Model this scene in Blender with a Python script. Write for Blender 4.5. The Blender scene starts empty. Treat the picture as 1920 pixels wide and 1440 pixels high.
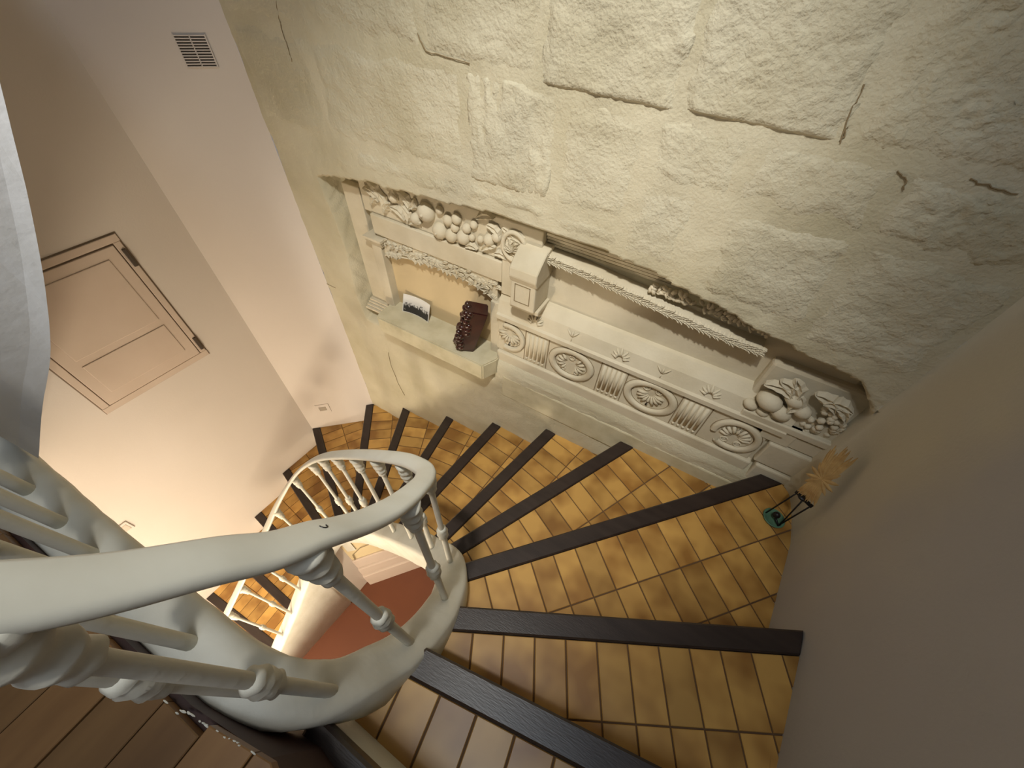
import bpy, bmesh, math, random
from mathutils import Vector, Matrix, noise

random.seed(7)
sc = bpy.context.scene
C = sc.collection
PI = math.pi

# ------------------------------------------------------------------ camera
cam_d = bpy.data.cameras.new('camera')
cam_d.sensor_width = 36.0
cam_d.lens = 748.0 / 1920.0 * 36.0
cam_d.clip_start = 0.01
cam = bpy.data.objects.new('camera', cam_d)
C.objects.link(cam)
Zw = Vector((0.0412, -0.6346, -0.7718)).normalized()      # world up in camera (right, down, forward)
Yw = Vector((660.0, -874.0, 748.0)); Yw -= Zw * Yw.dot(Zw); Yw.normalize()
Xw = Yw.cross(Zw)
right = Vector((Xw[0], Yw[0], Zw[0])); down = Vector((Xw[1], Yw[1], Zw[1])); fwd = Vector((Xw[2], Yw[2], Zw[2]))
M = Matrix((right, -down, -fwd)).transposed().to_4x4()
cam.matrix_world = M
sc.camera = cam

# ------------------------------------------------------------------ world, lights, exposure
w = bpy.data.worlds.new('world'); sc.world = w; w.use_nodes = True
w.node_tree.nodes['Background'].inputs[0].default_value = (0.75, 0.85, 1.0, 1)
w.node_tree.nodes['Background'].inputs[1].default_value = 0.25
sc.view_settings.view_transform = 'Standard'
sc.view_settings.look = 'None'
sc.view_settings.exposure = 0.0
sc.view_settings.gamma = 1.0
sc.view_settings.use_curve_mapping = False

def lamp(name, kind, loc, power, col, size=0.3, target=None, size_y=None, spread=None):
    d = bpy.data.lights.new(name, kind); d.energy = power; d.color = col
    if kind == 'AREA':
        d.size = size
        if size_y: d.shape = 'RECTANGLE'; d.size_y = size_y
        if spread: d.spread = spread
    else:
        d.shadow_soft_size = size
    o = bpy.data.objects.new(name, d); C.objects.link(o); o.location = loc
    if target:
        o.rotation_euler = (Vector(target) - Vector(loc)).to_track_quat('-Z', 'Y').to_euler()
    return o
LOWER_LAMP = (-0.80, -0.95, -2.20)
lamp('lower_lamp', 'POINT', LOWER_LAMP, 62.0, (1.0, 0.85, 0.63), 0.085)
LOW_FILL = (-1.30, -1.10, -2.75)
lamp('added_low_fill', 'POINT', LOW_FILL, 22.0, (1.0, 0.86, 0.64), 0.11)  # added fill light for the lower walls, no fixture stands here
lamp('skylight', 'AREA', (0.15, -0.45, 1.75), 14.5, (0.80, 0.90, 1.0), 0.7, (-0.1, 0.1, -1.0), 0.5)
spot = lamp('ceiling_spot', 'SPOT', (-0.08, -0.24, 1.28), 220.0, (1.0, 0.95, 0.84), 0.05, (-0.56, 1.0, -1.15))
spot.data.spot_size = math.radians(53); spot.data.spot_blend = 1.0

# ------------------------------------------------------------------ helpers
def srgb(r, g, b):
    f = lambda c: (c / 255 / 12.92) if c / 255 <= 0.04045 else ((c / 255 + 0.055) / 1.055) ** 2.4
    return (f(r), f(g), f(b), 1)

def material(name, base, rough=0.8, dark=None, scale=6.0, lo=0.35, hi=0.7, bump=0.0, bscale=60.0, bdist=0.01,
             random_amt=0.0, metallic=0.0, detail=4.0, coord='Object', bump2=0.0, b2scale=10.0, stretch=None, coat=0.0):
    m = bpy.data.materials.new(name); m.use_nodes = True
    nt = m.node_tree; N = nt.nodes; L = nt.links
    b = N['Principled BSDF']; b.inputs['Roughness'].default_value = rough; b.inputs['Metallic'].default_value = metallic
    b.inputs['Coat Weight'].default_value = coat
    tc = N.new('ShaderNodeTexCoord'); mp = N.new('ShaderNodeMapping')
    L.new(tc.outputs[coord], mp.inputs[0])
    if stretch: mp.inputs['Scale'].default_value = stretch
    vec = mp.outputs[0]
    if random_amt:
        oi = N.new('ShaderNodeObjectInfo'); sc_ = N.new('ShaderNodeVectorMath'); sc_.operation = 'SCALE'
        cb = N.new('ShaderNodeCombineXYZ')
        L.new(oi.outputs['Random'], cb.inputs[0]); L.new(oi.outputs['Random'], cb.inputs[1])
        L.new(cb.outputs[0], sc_.inputs[0]); sc_.inputs['Scale'].default_value = 37.0
        ad = N.new('ShaderNodeVectorMath'); L.new(vec, ad.inputs[0]); L.new(sc_.outputs[0], ad.inputs[1]); vec = ad.outputs[0]
    col = None
    if dark:
        n = N.new('ShaderNodeTexNoise'); n.inputs['Scale'].default_value = scale; n.inputs['Detail'].default_value = detail
        L.new(vec, n.inputs['Vector'])
        r = N.new('ShaderNodeValToRGB'); r.color_ramp.elements[0].position = lo; r.color_ramp.elements[1].position = hi
        r.color_ramp.elements[0].color = dark; r.color_ramp.elements[1].color = base
        L.new(n.outputs['Fac'], r.inputs[0]); col = r.outputs[0]
        if random_amt:
            hs = N.new('ShaderNodeHueSaturation'); mr = N.new('ShaderNodeMapRange')
            mr.inputs['To Min'].default_value = 1 - random_amt; mr.inputs['To Max'].default_value = 1 + random_amt
            L.new(oi.outputs['Random'], mr.inputs[0]); L.new(mr.outputs[0], hs.inputs['Value']); L.new(col, hs.inputs['Color'])
            col = hs.outputs[0]
        L.new(col, b.inputs['Base Color'])
    else:
        b.inputs['Base Color'].default_value = base
    if bump or bump2:
        prev = None
        for st, s_, dt in ((bump, bscale, 6.0), (bump2, b2scale, 3.0)):
            if not st: continue
            n = N.new('ShaderNodeTexNoise'); n.inputs['Scale'].default_value = s_; n.inputs['Detail'].default_value = dt
            L.new(vec, n.inputs['Vector'])
            bp = N.new('ShaderNodeBump'); bp.inputs['Strength'].default_value = st; bp.inputs['Distance'].default_value = bdist
            L.new(n.outputs['Fac'], bp.inputs['Height'])
            if prev: L.new(prev.outputs[0], bp.inputs['Normal'])
            prev = bp
        L.new(prev.outputs[0], b.inputs['Normal'])
    return m

M_stone = material('limestone', (0.565, 0.520, 0.390, 1), 0.95, (0.45, 0.405, 0.275, 1), 3.2, 0.30, 0.60, 0.45, 150, 0.005, bump2=0.35, b2scale=55)
M_block = material('rough_limestone', (0.565, 0.525, 0.400, 1), 0.95, (0.47, 0.425, 0.30, 1), 4.0, 0.3, 0.60, 0.6, 130, 0.006, bump2=0.4, b2scale=60)
M_carve = material('carved_limestone', (0.61, 0.55, 0.42, 1), 0.9, (0.52, 0.455, 0.325, 1), 7.0, 0.3, 0.6, 0.25, 130, 0.004)
M_ledge = material('ledge_stone', (0.56, 0.51, 0.36, 1), 0.9, (0.46, 0.41, 0.27, 1), 14.0, 0.3, 0.6, 0.25, 120, 0.004)
M_groove = material('groove_dark', (0.24, 0.18, 0.10, 1), 0.95)  # dark brown for carved lines, cracks and thin strips
M_plaster = material('smooth_plaster', (0.69, 0.63, 0.585, 1), 0.9, (0.66, 0.60, 0.55, 1), 2.0, 0.3, 0.7, 0.12, 160, 0.003)
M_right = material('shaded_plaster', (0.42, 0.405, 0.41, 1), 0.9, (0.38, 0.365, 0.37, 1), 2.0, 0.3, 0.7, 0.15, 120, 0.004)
M_paint = material('white_paint', (0.66, 0.65, 0.58, 1), 0.6, (0.58, 0.56, 0.48, 1), 11.0, 0.25, 0.6, 0.25, 60, 0.003)
M_upface = material('cool_white_plaster', (0.58, 0.59, 0.62, 1), 0.85, (0.54, 0.55, 0.57, 1), 6.0, 0.3, 0.7, 0.3, 60, 0.004)
M_rail = material('rail_paint', (0.64, 0.64, 0.58, 1), 0.42, (0.58, 0.57, 0.50, 1), 14.0, 0.2, 0.55, 0.12, 70, 0.002)
M_tile = material('amber_tile', (0.50, 0.285, 0.076, 1), 0.36, (0.26, 0.122, 0.026, 1), 9.0, 0.33, 0.60, 0.05, 30, 0.002, random_amt=0.16, detail=2.0)
M_grout = material('tile_grout', (0.12, 0.065, 0.03, 1), 0.9)
M_nosing = material('dark_wood', (0.034, 0.022, 0.018, 1), 0.34, (0.020, 0.012, 0.010, 1), 8.0, 0.3, 0.7, 0.12, 90, 0.002, stretch=(1, 6, 1))
M_parquet = material('brown_parquet', (0.27, 0.145, 0.055, 1), 0.4, (0.17, 0.085, 0.032, 1), 9.0, 0.3, 0.7, random_amt=0.25, stretch=(3, 0.5, 1))
M_terra = material('terracotta_floor', (0.135, 0.040, 0.014, 1), 0.7, (0.115, 0.033, 0.012, 1), 3.0, 0.3, 0.7)
M_iron = material('black_iron', (0.012, 0.010, 0.010, 1), 0.45, metallic=0.4)
M_green = material('green_glass_dish', (0.10, 0.22, 0.14, 1), 0.35, (0.06, 0.14, 0.09, 1), 30, 0.3, 0.7)
M_straw = material('dried_straw', (0.50, 0.33, 0.13, 1), 0.85, (0.34, 0.20, 0.07, 1), 40, 0.3, 0.7)
M_mahog = material('dark_mahogany', (0.050, 0.011, 0.008, 1), 0.3, (0.022, 0.007, 0.006, 1), 16, 0.3, 0.7, coat=0.3)
M_vent = material('vent_dark', (0.10, 0.085, 0.07, 1), 0.7)
M_hinge = material('hinge_iron', (0.07, 0.05, 0.035, 1), 0.6)
M_band = material('painted_skirting', (0.60, 0.50, 0.43, 1), 0.7)
M_cable = material('cable', (0.25, 0.20, 0.12, 1), 0.6)
M_maroon = material('maroon_edge', (0.055, 0.022, 0.016, 1), 0.6, (0.03, 0.012, 0.01, 1), 20)
M_bulb = bpy.data.materials.new('warm_bulb'); M_bulb.use_nodes = True
_b = M_bulb.node_tree.nodes['Principled BSDF']; _b.inputs['Emission Color'].default_value = (1, 0.75, 0.45, 1); _b.inputs['Emission Strength'].default_value = 4.0

def link(name, me, mat, parent=None, smooth=False):
    o = bpy.data.objects.new(name, me)
    if mat and not me.materials: me.materials.append(mat)
    C.objects.link(o)
    if parent: o.parent = parent
    if smooth:
        me.polygons.foreach_set('use_smooth', [True] * len(me.polygons))
    return o
def bm_obj(name, bm, mat, parent=None, smooth=False):
    me = bpy.data.meshes.new(name); bm.normal_update(); bm.to_mesh(me); bm.free()
    return link(name, me, mat, parent, smooth)
def py_obj(name, vs, fs, mat, parent=None, smooth=False):
    me = bpy.data.meshes.new(name); me.from_pydata([tuple(v) for v in vs], [], fs); me.update()
    return link(name, me, mat, parent, smooth)
def tag(o, label, cat, group=None):
    o['label'] = label; o['category'] = cat
    if group: o['group'] = group
    return o
def thing(name, label, cat, loc=(0, 0, 0), group=None):
    o = bpy.data.objects.new(name, None); C.objects.link(o); o.location = loc; o.empty_display_size = 0.05
    return tag(o, label, cat, group)
def struct(o):
    o['kind'] = 'structure'; return o

def add_box(bm, x0, x1, y0, y1, z0, z1, mtx=None):
    vs = [bm.verts.new((x, y, z)) for x in (x0, x1) for y in (y0, y1) for z in (z0, z1)]
    if mtx:
        for v in vs: v.co = mtx @ v.co
    for f in ((0, 1, 3, 2), (4, 6, 7, 5), (0, 4, 5, 1), (2, 3, 7, 6), (0, 2, 6, 4), (1, 5, 7, 3)):
        bm.faces.new([vs[i] for i in f])
    return vs
def box(name, x0, x1, y0, y1, z0, z1, mat, parent=None, bevel=0.0, mtx=None):
    bm = bmesh.new(); add_box(bm, x0, x1, y0, y1, z0, z1, mtx)
    if bevel:
        bmesh.ops.bevel(bm, geom=bm.edges[:], offset=bevel, segments=2, affect='EDGES', profile=0.5)
    bmesh.ops.recalc_face_normals(bm, faces=bm.faces)
    return bm_obj(name, bm, mat, parent)
def prism(name, poly, z0, z1, mat, parent=None, bevel=0.0):
    bm = bmesh.new()
    a = [bm.verts.new((p[0], p[1], z0)) for p in poly]; b = [bm.verts.new((p[0], p[1], z1)) for p in poly]
    n = len(poly)
    bm.faces.new(a[::-1]); top = bm.faces.new(b)
    for i in range(n): bm.faces.new((a[i], a[(i + 1) % n], b[(i + 1) % n], b[i]))
    bmesh.ops.recalc_face_normals(bm, faces=bm.faces)
    if bevel:
        bmesh.ops.bevel(bm, geom=list(top.edges), offset=bevel, segments=1, affect='EDGES')
    return bm_obj(name, bm, mat, parent)
def lathe(bm, prof, cx=0, cy=0, seg=12, tw=0.0):
    """prof: list of (r, z); tw adds lobes to thick rings"""
    rows = []
    for (r, z) in prof:
        rows.append([bm.verts.new((cx + r * math.cos(2 * PI * i / seg), cy + r * math.sin(2 * PI * i / seg), z)) for i in range(seg)])
    for a, b in zip(rows, rows[1:]):
        for i in range(seg): bm.faces.new((a[i], a[(i + 1) % seg], b[(i + 1) % seg], b[i]))
    bm.faces.new(rows[0][::-1]); bm.faces.new(rows[-1])
def tube(bm, pts, r, seg=8):
    pts = [Vector(p) for p in pts]; rows = []
    for i, p in enumerate(pts):
        t = (pts[min(i + 1, len(pts) - 1)] - pts[max(i - 1, 0)]).normalized()
        u = t.cross(Vector((0, 0, 1)))
        if u.length < 1e-3: u = t.cross(Vector((0, 1, 0)))
        u.normalize(); v = t.cross(u)
        rr = r[i] if isinstance(r, (list, tuple)) else r
        rows.append([bm.verts.new(p + (u * math.cos(2 * PI * k / seg) + v * math.sin(2 * PI * k / seg)) * rr) for k in range(seg)])
    for a, b in zip(rows, rows[1:]):
        for k in range(seg): bm.faces.new((a[k], a[(k + 1) % seg], b[(k + 1) % seg], b[k]))
    bm.faces.new(rows[0][::-1]); bm.faces.new(rows[-1])
    return rows
def blob(bm, c, rx, ry, rz, rot=0.0, sub=2, rough=0.0):
    """ellipsoid; rot turns it in the wall plane (about Y)"""
    m = Matrix.Translation(c) @ Matrix.Rotation(rot, 4, 'Y') @ Matrix.Diagonal((rx, ry, rz, 1))
    r = bmesh.ops.create_icosphere(bm, subdivisions=sub, radius=1.0, matrix=m)
    if rough:
        for v in r['verts']:
            d = (v.co - Vector(c)); v.co += d * rough * noise.noise(v.co * 60)
def catmull(P, n=8):
    out = []
    P = [Vector(p) for p in P]
    for i in range(len(P) - 1):
        p0 = P[i - 1] if i else P[0] * 2 - P[1]; p1, p2 = P[i], P[i + 1]
        p3 = P[i + 2] if i + 2 < len(P) else P[-1] * 2 - P[-2]
        # centripetal parametrisation
        t0 = 0.0; t1 = t0 + max((p1 - p0).length, 1e-6) ** 0.5; t2 = t1 + max((p2 - p1).length, 1e-6) ** 0.5; t3 = t2 + max((p3 - p2).length, 1e-6) ** 0.5
        for k in range(n):
            t = t1 + (t2 - t1) * k / n
            A1 = p0 * ((t1 - t) / (t1 - t0)) + p1 * ((t - t0) / (t1 - t0)); A2 = p1 * ((t2 - t) / (t2 - t1)) + p2 * ((t - t1) / (t2 - t1))
            A3 = p2 * ((t3 - t) / (t3 - t2)) + p3 * ((t - t2) / (t3 - t2))
            B1 = A1 * ((t2 - t) / (t2 - t0)) + A2 * ((t - t0) / (t2 - t0)); B2 = A2 * ((t3 - t) / (t3 - t1)) + A3 * ((t - t1) / (t3 - t1))
            out.append(B1 * ((t2 - t) / (t2 - t1)) + B2 * ((t - t1) / (t2 - t1)))
    out.append(P[-1]); return out
def clip(poly, planes):
    """convex clip; a plane is (point, inward normal)"""
    for (p, n) in planes:
        out = []
        for i in range(len(poly)):
            a, b = poly[i], poly[(i + 1) % len(poly)]
            da = (a[0] - p[0]) * n[0] + (a[1] - p[1]) * n[1]; db = (b[0] - p[0]) * n[0] + (b[1] - p[1]) * n[1]
            if da >= 0: out.append(a)
            if (da > 0) != (db > 0) and abs(da - db) > 1e-12:
                t = da / (da - db); out.append((a[0] + (b[0] - a[0]) * t, a[1] + (b[1] - a[1]) * t))
        poly = out
        if len(poly) < 3: return []
    return poly
def area(poly):
    return abs(sum(poly[i][0] * poly[(i + 1) % len(poly)][1] - poly[(i + 1) % len(poly)][0] * poly[i][1] for i in range(len(poly)))) / 2
def fbm(x, y, z, oct=4):
    return noise.fractal(Vector((x, y, z)), 1.0, 2.0, oct)

# ------------------------------------------------------------------ the setting
ZF, ZC = -3.49, 1.9
YS = 1.0                                     # face of the stone wall

# --- carved-stone wall: outline of the broken-out recess in wall coordinates (x, z)
TOP = [(-1.40, -0.697), (-1.28, -0.672), (-1.174, -0.654), (-0.956, -0.641), (-0.76, -0.628), (-0.60, -0.615), (-0.455, -0.612), (-0.301, -0.615),
       (-0.142, -0.624), (0.015, -0.650), (0.17, -0.687), (0.283, -0.702), (0.384, -0.722), (0.464, -0.728), (0.521, -0.787), (0.575, -0.86), (0.60, -0.94)]
LEFT = [(-0.60, -1.41), (-0.697, -1.385), (-0.83, -1.365), (-0.995, -1.355), (-1.246, -1.375), (-1.36, -1.36), (-1.60, -1.36)]
def interp(T, v):
    if v <= T[0][0]: return T[0][1]
    for (a, fa), (b, fb) in zip(T, T[1:]):
        if v <= b: return fa + (fb - fa) * (v - a) / (b - a)
    return T[-1][1]
LEFTT = sorted([(a, b) for a, b in LEFT])
def sstep(a, b, v):
    t = min(1, max(0, (v - a) / (b - a))); return t * t * (3 - 2 * t)
def recess(x, z):
    """depth of the recess behind the wall face"""
    ed = 0.010 * fbm(x * 14, 3.1, z * 14, 3)
    top = interp(TOP, x) + ed * 0.7
    if x < -1.40 + ed or x > 0.60 or z > top: return 0.0
    left = interp(LEFTT, z)
    d = 0.085
    # below the frieze the slab comes flush with the wall
    bot = -1.25 if x > -0.60 else -1.36
    k = sstep(bot - 0.05, bot + 0.14, z) if x > -0.60 else sstep(bot - 0.03, bot + 0.03, z)
    r = sstep(0.60, 0.575, x)
    l = sstep(left - 0.0, left + 0.012, x)
    return d * k * l * max(r, 0.0)
def wall_y(x, z):
    base = YS + 0.0045 * fbm(x * 5, 0.5, z * 5, 4) + 0.0022 * fbm(x * 30, 1.5, z * 30, 3)
    r = recess(x, z)
    if r > 0: return YS + r + 0.001 * fbm(x * 9, 8.5, z * 9, 3)
    if z < -1.30: base += 0.0
    return base
def grid_obj(name, xs, zs, f, mat, parent=None):
    vs = [(x, f(x, z), z) for z in zs for x in xs]; n = len(xs)
    fs = [(j * n + i, j * n + i + 1, (j + 1) * n + i + 1, (j + 1) * n + i) for j in range(len(zs) - 1) for i in range(n - 1)]
    return py_obj(name, vs, fs, mat, parent, True)
def rng(a, b, s):
    n = max(1, round((b - a) / s)); return [a + (b - a) * i / n for i in range(n + 1)]
xs = rng(-1.58, 0.545, 0.0075)
zs = rng(ZF, -2.4, 0.12)[:-1] + rng(-2.4, -1.45, 0.02)[:-1] + rng(-1.45, -0.59, 0.0065)[:-1] + rng(-0.59, 0.1, 0.014)[:-1] + rng(0.1, ZC, 0.09)
wall_back = struct(grid_obj('wall_back', xs, zs, wall_y, M_stone))
wall_back['label'] = 'old limestone wall with roughly plastered joints around a broken-out carved recess'

# rounded corner into the right wall
def right_x(y): return 0.505 + 0.105 * y
bm = bmesh.new()
prof = []
for k in range(13):
    a = k / 12 * PI / 2
    prof.append((0.545 + (right_x(0.80) - 0.545) * math.sin(a), 0.80 + (YS - 0.80) * math.cos(a)))
for y in (0.7, 0.6, 0.4, 0.2, 0.0, -0.3, -0.6, -0.9, -1.35): prof.append((right_x(y), y))
zz = rng(ZF, ZC, 0.05)
vs = []
for z in zz:
    for i, (x, y) in enumerate(prof):
        w_ = 0.004 * fbm(y * 3 + i * 0.02, 7.7, z * 3, 3)
        k = 1 if i < 1 else 0
        if k: y = wall_y(0.545, z)
        vs.append((x + (w_ if not k else 0), y, z))
n = len(prof)
fs = [(j * n + i, j * n + i + 1, (j + 1) * n + i + 1, (j + 1) * n + i) for j in range(len(zz) - 1) for i in range(n - 1)]
bm.free()
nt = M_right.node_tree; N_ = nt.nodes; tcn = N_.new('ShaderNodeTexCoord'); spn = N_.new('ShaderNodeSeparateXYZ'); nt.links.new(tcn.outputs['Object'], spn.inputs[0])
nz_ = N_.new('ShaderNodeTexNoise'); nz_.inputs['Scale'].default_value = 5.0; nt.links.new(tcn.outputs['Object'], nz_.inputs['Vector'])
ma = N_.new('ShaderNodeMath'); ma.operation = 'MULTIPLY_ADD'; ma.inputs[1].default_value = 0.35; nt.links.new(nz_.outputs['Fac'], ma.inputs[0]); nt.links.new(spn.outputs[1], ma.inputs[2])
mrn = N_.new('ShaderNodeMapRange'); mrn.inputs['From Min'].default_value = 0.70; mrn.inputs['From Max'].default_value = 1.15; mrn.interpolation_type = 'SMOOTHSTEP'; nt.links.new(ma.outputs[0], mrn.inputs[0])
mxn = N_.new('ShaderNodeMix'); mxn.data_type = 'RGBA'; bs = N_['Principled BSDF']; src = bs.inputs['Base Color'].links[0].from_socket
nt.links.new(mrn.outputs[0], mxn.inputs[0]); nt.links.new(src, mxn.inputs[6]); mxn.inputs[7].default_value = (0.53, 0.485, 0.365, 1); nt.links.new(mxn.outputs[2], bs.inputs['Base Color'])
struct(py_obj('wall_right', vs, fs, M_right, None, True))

# left wall, corner chamfer, near wall, ceiling, floor
LA, LB = Vector((-1.58, 1.0)), Vector((-1.915, 0.69)); LC = Vector((-2.02, -0.58)); LD = Vector((-2.07, -1.35))
def wall_strip(name, pts, z0, z1, mat, th=0.08):
    bm = bmesh.new()
    for a, b in zip(pts, pts[1:]):
        pass
    vs = []; zz = rng(z0, z1, 0.3)
    for z in zz:
        for p in pts: vs.append((p[0], p[1], z))
    n = len(pts)
    fs = [(j * n + i, j * n + i + 1, (j + 1) * n + i + 1, (j + 1) * n + i) for j in range(len(zz) - 1) for i in range(n - 1)]
    bm.free()
    return struct(py_obj(name, vs, fs, mat, None, False))
wall_strip('wall_corner', [LB, LA], ZF, ZC, M_plaster)
wall_strip('wall_left', [LD, LC, LB], ZF, ZC, M_plaster)
wall_strip('wall_front', [(0.40, -1.35), LD], ZF, ZC, M_plaster)
struct(box('ceiling', -2.3, 0.9, -1.6, 1.3, ZC, ZC + 0.1, M_plaster))
struct(box('floor', -2.3, 0.9, -1.6, 1.3, ZF - 0.1, ZF, M_terra))

# --- stone blocks that can be told apart, each proud of the plastered face
def stone(x0, x1, z0, z1, proud, rough, sx=40, sz=40, name='stone', edge=0.034, sharp_low=False):
    sx *= 1.5; sz *= 1.5; rough *= 0.42; proud = proud * 0.45 + 0.0010
    if sharp_low: proud *= 1.9
    s = 0.0065; X = rng(x0, x1, s); Z = rng(z0, z1, s)
    ph = random.random() * 50
    def f(x, z):
        e = min(x - x0, x1 - x, z1 - z, (z - z0) * (4.5 if sharp_low else 1)) + 0.016 * fbm(x * 16 + ph, 1, z * 16, 4)
        k = sstep(0, edge, e)
        t = proud * (0.6 + 0.7 * abs(fbm(x * 7 + ph, 4, z * 7, 2))) + rough * (0.35 + 0.9 * sstep(-0.3, 0.5, fbm(x * 9 + ph, 9, z * 9, 2))) * (0.6 * fbm(x * sx + ph, 2.2, z * sz, 4) + 0.25 * fbm(x * sx * 2.3, 5 + ph, z * sz * 2.3, 3))
        return YS + 0.0045 * fbm(x * 5, 0.5, z * 5, 4) + 0.0022 * fbm(x * 30, 1.5, z * 30, 3) - 0.0006 + 0.0022 * (1 - k) - t * k
    # a back edge keeps each block a solid, not a sheet
    vs = [(x, f(x, z), z) for z in Z for x in X]; n = len(X); m = len(Z)
    fs = [(j * n + i, j * n + i + 1, (j + 1) * n + i + 1, (j + 1) * n + i) for j in range(m - 1) for i in range(n - 1)]
    ring = [j for j in range(n)] + [j * n + n - 1 for j in range(1, m)] + [(m - 1) * n + i for i in range(n - 2, -1, -1)] + [j * n for j in range(m - 2, 0, -1)]
    b0 = len(vs)
    for r in ring: vs.append((vs[r][0], YS + 0.03, vs[r][2]))
    for a in range(len(ring)):
        b = (a + 1) % len(ring); fs.append((ring[a], b0 + a, b0 + b, ring[b]))
    return py_obj(name, vs, fs, M_block, wall_back, True)
J1, J2 = -0.262, -0.525
stone(-1.57, -1.20, J1 + 0.006, 0.04, 0.003, 0.002)
stone(-1.19, -0.822, J1 + 0.012, 0.04, 0.004, 0.002)
stone(-0.812, -0.50, J1 + 0.004, 0.04, 0.006, 0.003)
stone(-0.49, -0.178, J1 - 0.004, 0.04, 0.008, 0.006, 60, 80, sharp_low=True)
stone(-0.168, 0.125, J1 + 0.002, 0.04, 0.008, 0.016, 60, 110, sharp_low=True)
stone(0.137, 0.535, J1 + 0.006, 0.04, 0.008, 0.018, 80, 100)
stone(-1.57, -1.25, J2 - 0.02, J1 - 0.008, 0.002, 0.002)
stone(-1.24, -0.705, J2 + 0.0, J1 - 0.008, 0.003, 0.002)
stone(-0.690, -0.435, J2 + 0.0, J1 - 0.010, 0.006, 0.030, 50, 7, edge=0.016)
stone(-0.415, -0.215, J2 + 0.0, J1 - 0.022, 0.003, 0.002)
stone(-0.205, -0.005, -0.40, J1 - 0.016, 0.004, 0.005)
stone(0.010, 0.245, -0.40, J1 - 0.012, 0.004, 0.003)
stone(0.258, 0.535, -0.40, J1 - 0.012, 0.007, 0.020, 50, 70)
stone(-0.205, -0.060, -0.60, -0.412, 0.003, 0.006)
stone(0.02, 0.27, -0.64, -0.412, 0.006, 0.006, 30, 50)
stone(0.282, 0.535, -0.68, -0.412, 0.006, 0.010, 30, 50)
stone(-1.15, -0.715, -0.61, J2 - 0.012, 0.003, 0.003)
stone(-0.70, -0.43, -0.585, J2 - 0.010, 0.007, 0.003, 20, 20)
stone(-0.415, -0.215, -0.595, J2 - 0.010, 0.004, 0.004)
for i in range(7):
    a = -1.57 + i * 0.302
    stone(a, a + 0.292, 0.052, 0.34, 0.005, 0.005)
for i in range(5):
    a = -1.4 + i * 0.39
    stone(a, a + 0.38, 0.352, 0.66, 0.005, 0.005)

# hairline cracks and open joints
CRACKS = [[(-1.314, -0.204), (-1.329, -0.245), (-1.334, -0.276), (-1.328, -0.31), (-1.332, -0.351)], [(0.126, -0.231), (0.129, -0.247), (0.129, -0.258)], [(0.129, -0.258), (0.117, -0.204), (0.114, -0.167)], [(0.337, -0.27), (0.37, -0.273), (0.417, -0.277)], [(0.236, -0.279), (0.257, -0.289), (0.264, -0.311)], [(-0.829, -0.216), (-0.807, -0.248), (-0.727, -0.251), (-0.665, -0.257)], [(-1.665, -1.255), (-1.487, -1.263)], [(-1.269, -1.578), (-1.276, -1.711), (-1.255, -1.841), (-1.221, -1.947)]]
ck = random.Random(9)
for ln_c in CRACKS:
    pts_ = []
    for (a, b) in zip(ln_c, ln_c[1:]):
        for k in range(5):
            t = k / 5; x = a[0] + (b[0] - a[0]) * t + ck.uniform(-.002, .002); z = a[1] + (b[1] - a[1]) * t + ck.uniform(-.002, .002)
            pts_.append((x, YS + 0.0045 * fbm(x * 5, 0.5, z * 5, 4) - 0.0025, z))
    bm = bmesh.new(); tube(bm, pts_, [0.0009 + 0.0007 * ck.random() for _ in pts_], 5)
    bm_obj('crack', bm, M_groove, wall_back)

# ------------------------------------------------------------------ carved relief in the recess
YB = YS + 0.085
relief = thing('carved_relief', 'carved limestone frieze with fruit, scallop roundels and fluting in the stone wall recess', 'stone carving', (0, 0, 0))
def rbox(name, x0, x1, z0, z1, front, mat=M_carve, bevel=0.004, back=YB + 0.01, parent=relief):
    return box(name, x0, x1, front, back, z0, z1, mat, parent, bevel)
def rtube(bm, pts, r, y, seg=6):
    tube(bm, [(p[0], y, p[1]) for p in pts], r, seg)

# left bay: side pier, inner pilaster, garland, fascia, leaf band, niche back
rbox('pier', -1.335, -1.245, -1.30, -0.72, YS + 0.055)
rbox('pilaster', -1.222, -1.172, -1.25, -0.93, YS + 0.030)
bm = bmesh.new()
for i, (a, d) in enumerate(((0.012, 0.0), (0.020, 0.012), (0.030, 0.024), (0.040, 0.036))):
    add_box(bm, -1.335 - a * 0.4, -1.205 + a * 0.5, YS + 0.050 - a, YB + 0.01, -1.27 - d - 0.010, -1.27 - d)
bm_obj('pier_base', bm, M_carve, relief)
bm = bmesh.new()
for i in range(3):
    add_box(bm, -1.235 - i * 0.006, -1.160 + i * 0.004, YS + 0.028 - i * 0.006, YB + 0.01, -0.93 + i * 0.012, -0.92 + i * 0.012)
bm_obj('pilaster_capital', bm, M_carve, relief)
rbox('fascia', -1.20, -0.60, -0.885, -0.800, YS + 0.040)
gb = rbox('garland_panel', -1.235, -0.478, -0.800, -0.648, YS + 0.052)
fr = random.Random(3)
def fruit(x, z, r, kind=0):
    bm = bmesh.new(); blob(bm, (x, YS + 0.046, z), r, r * 0.85, r, 0, 2)
    if kind: blob(bm, (x, YS + 0.046 - r * 0.80, z), r * 0.18, r * 0.2, r * 0.18, 0, 1)
    bm_obj('fruit', bm, M_carve, gb, True)
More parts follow.
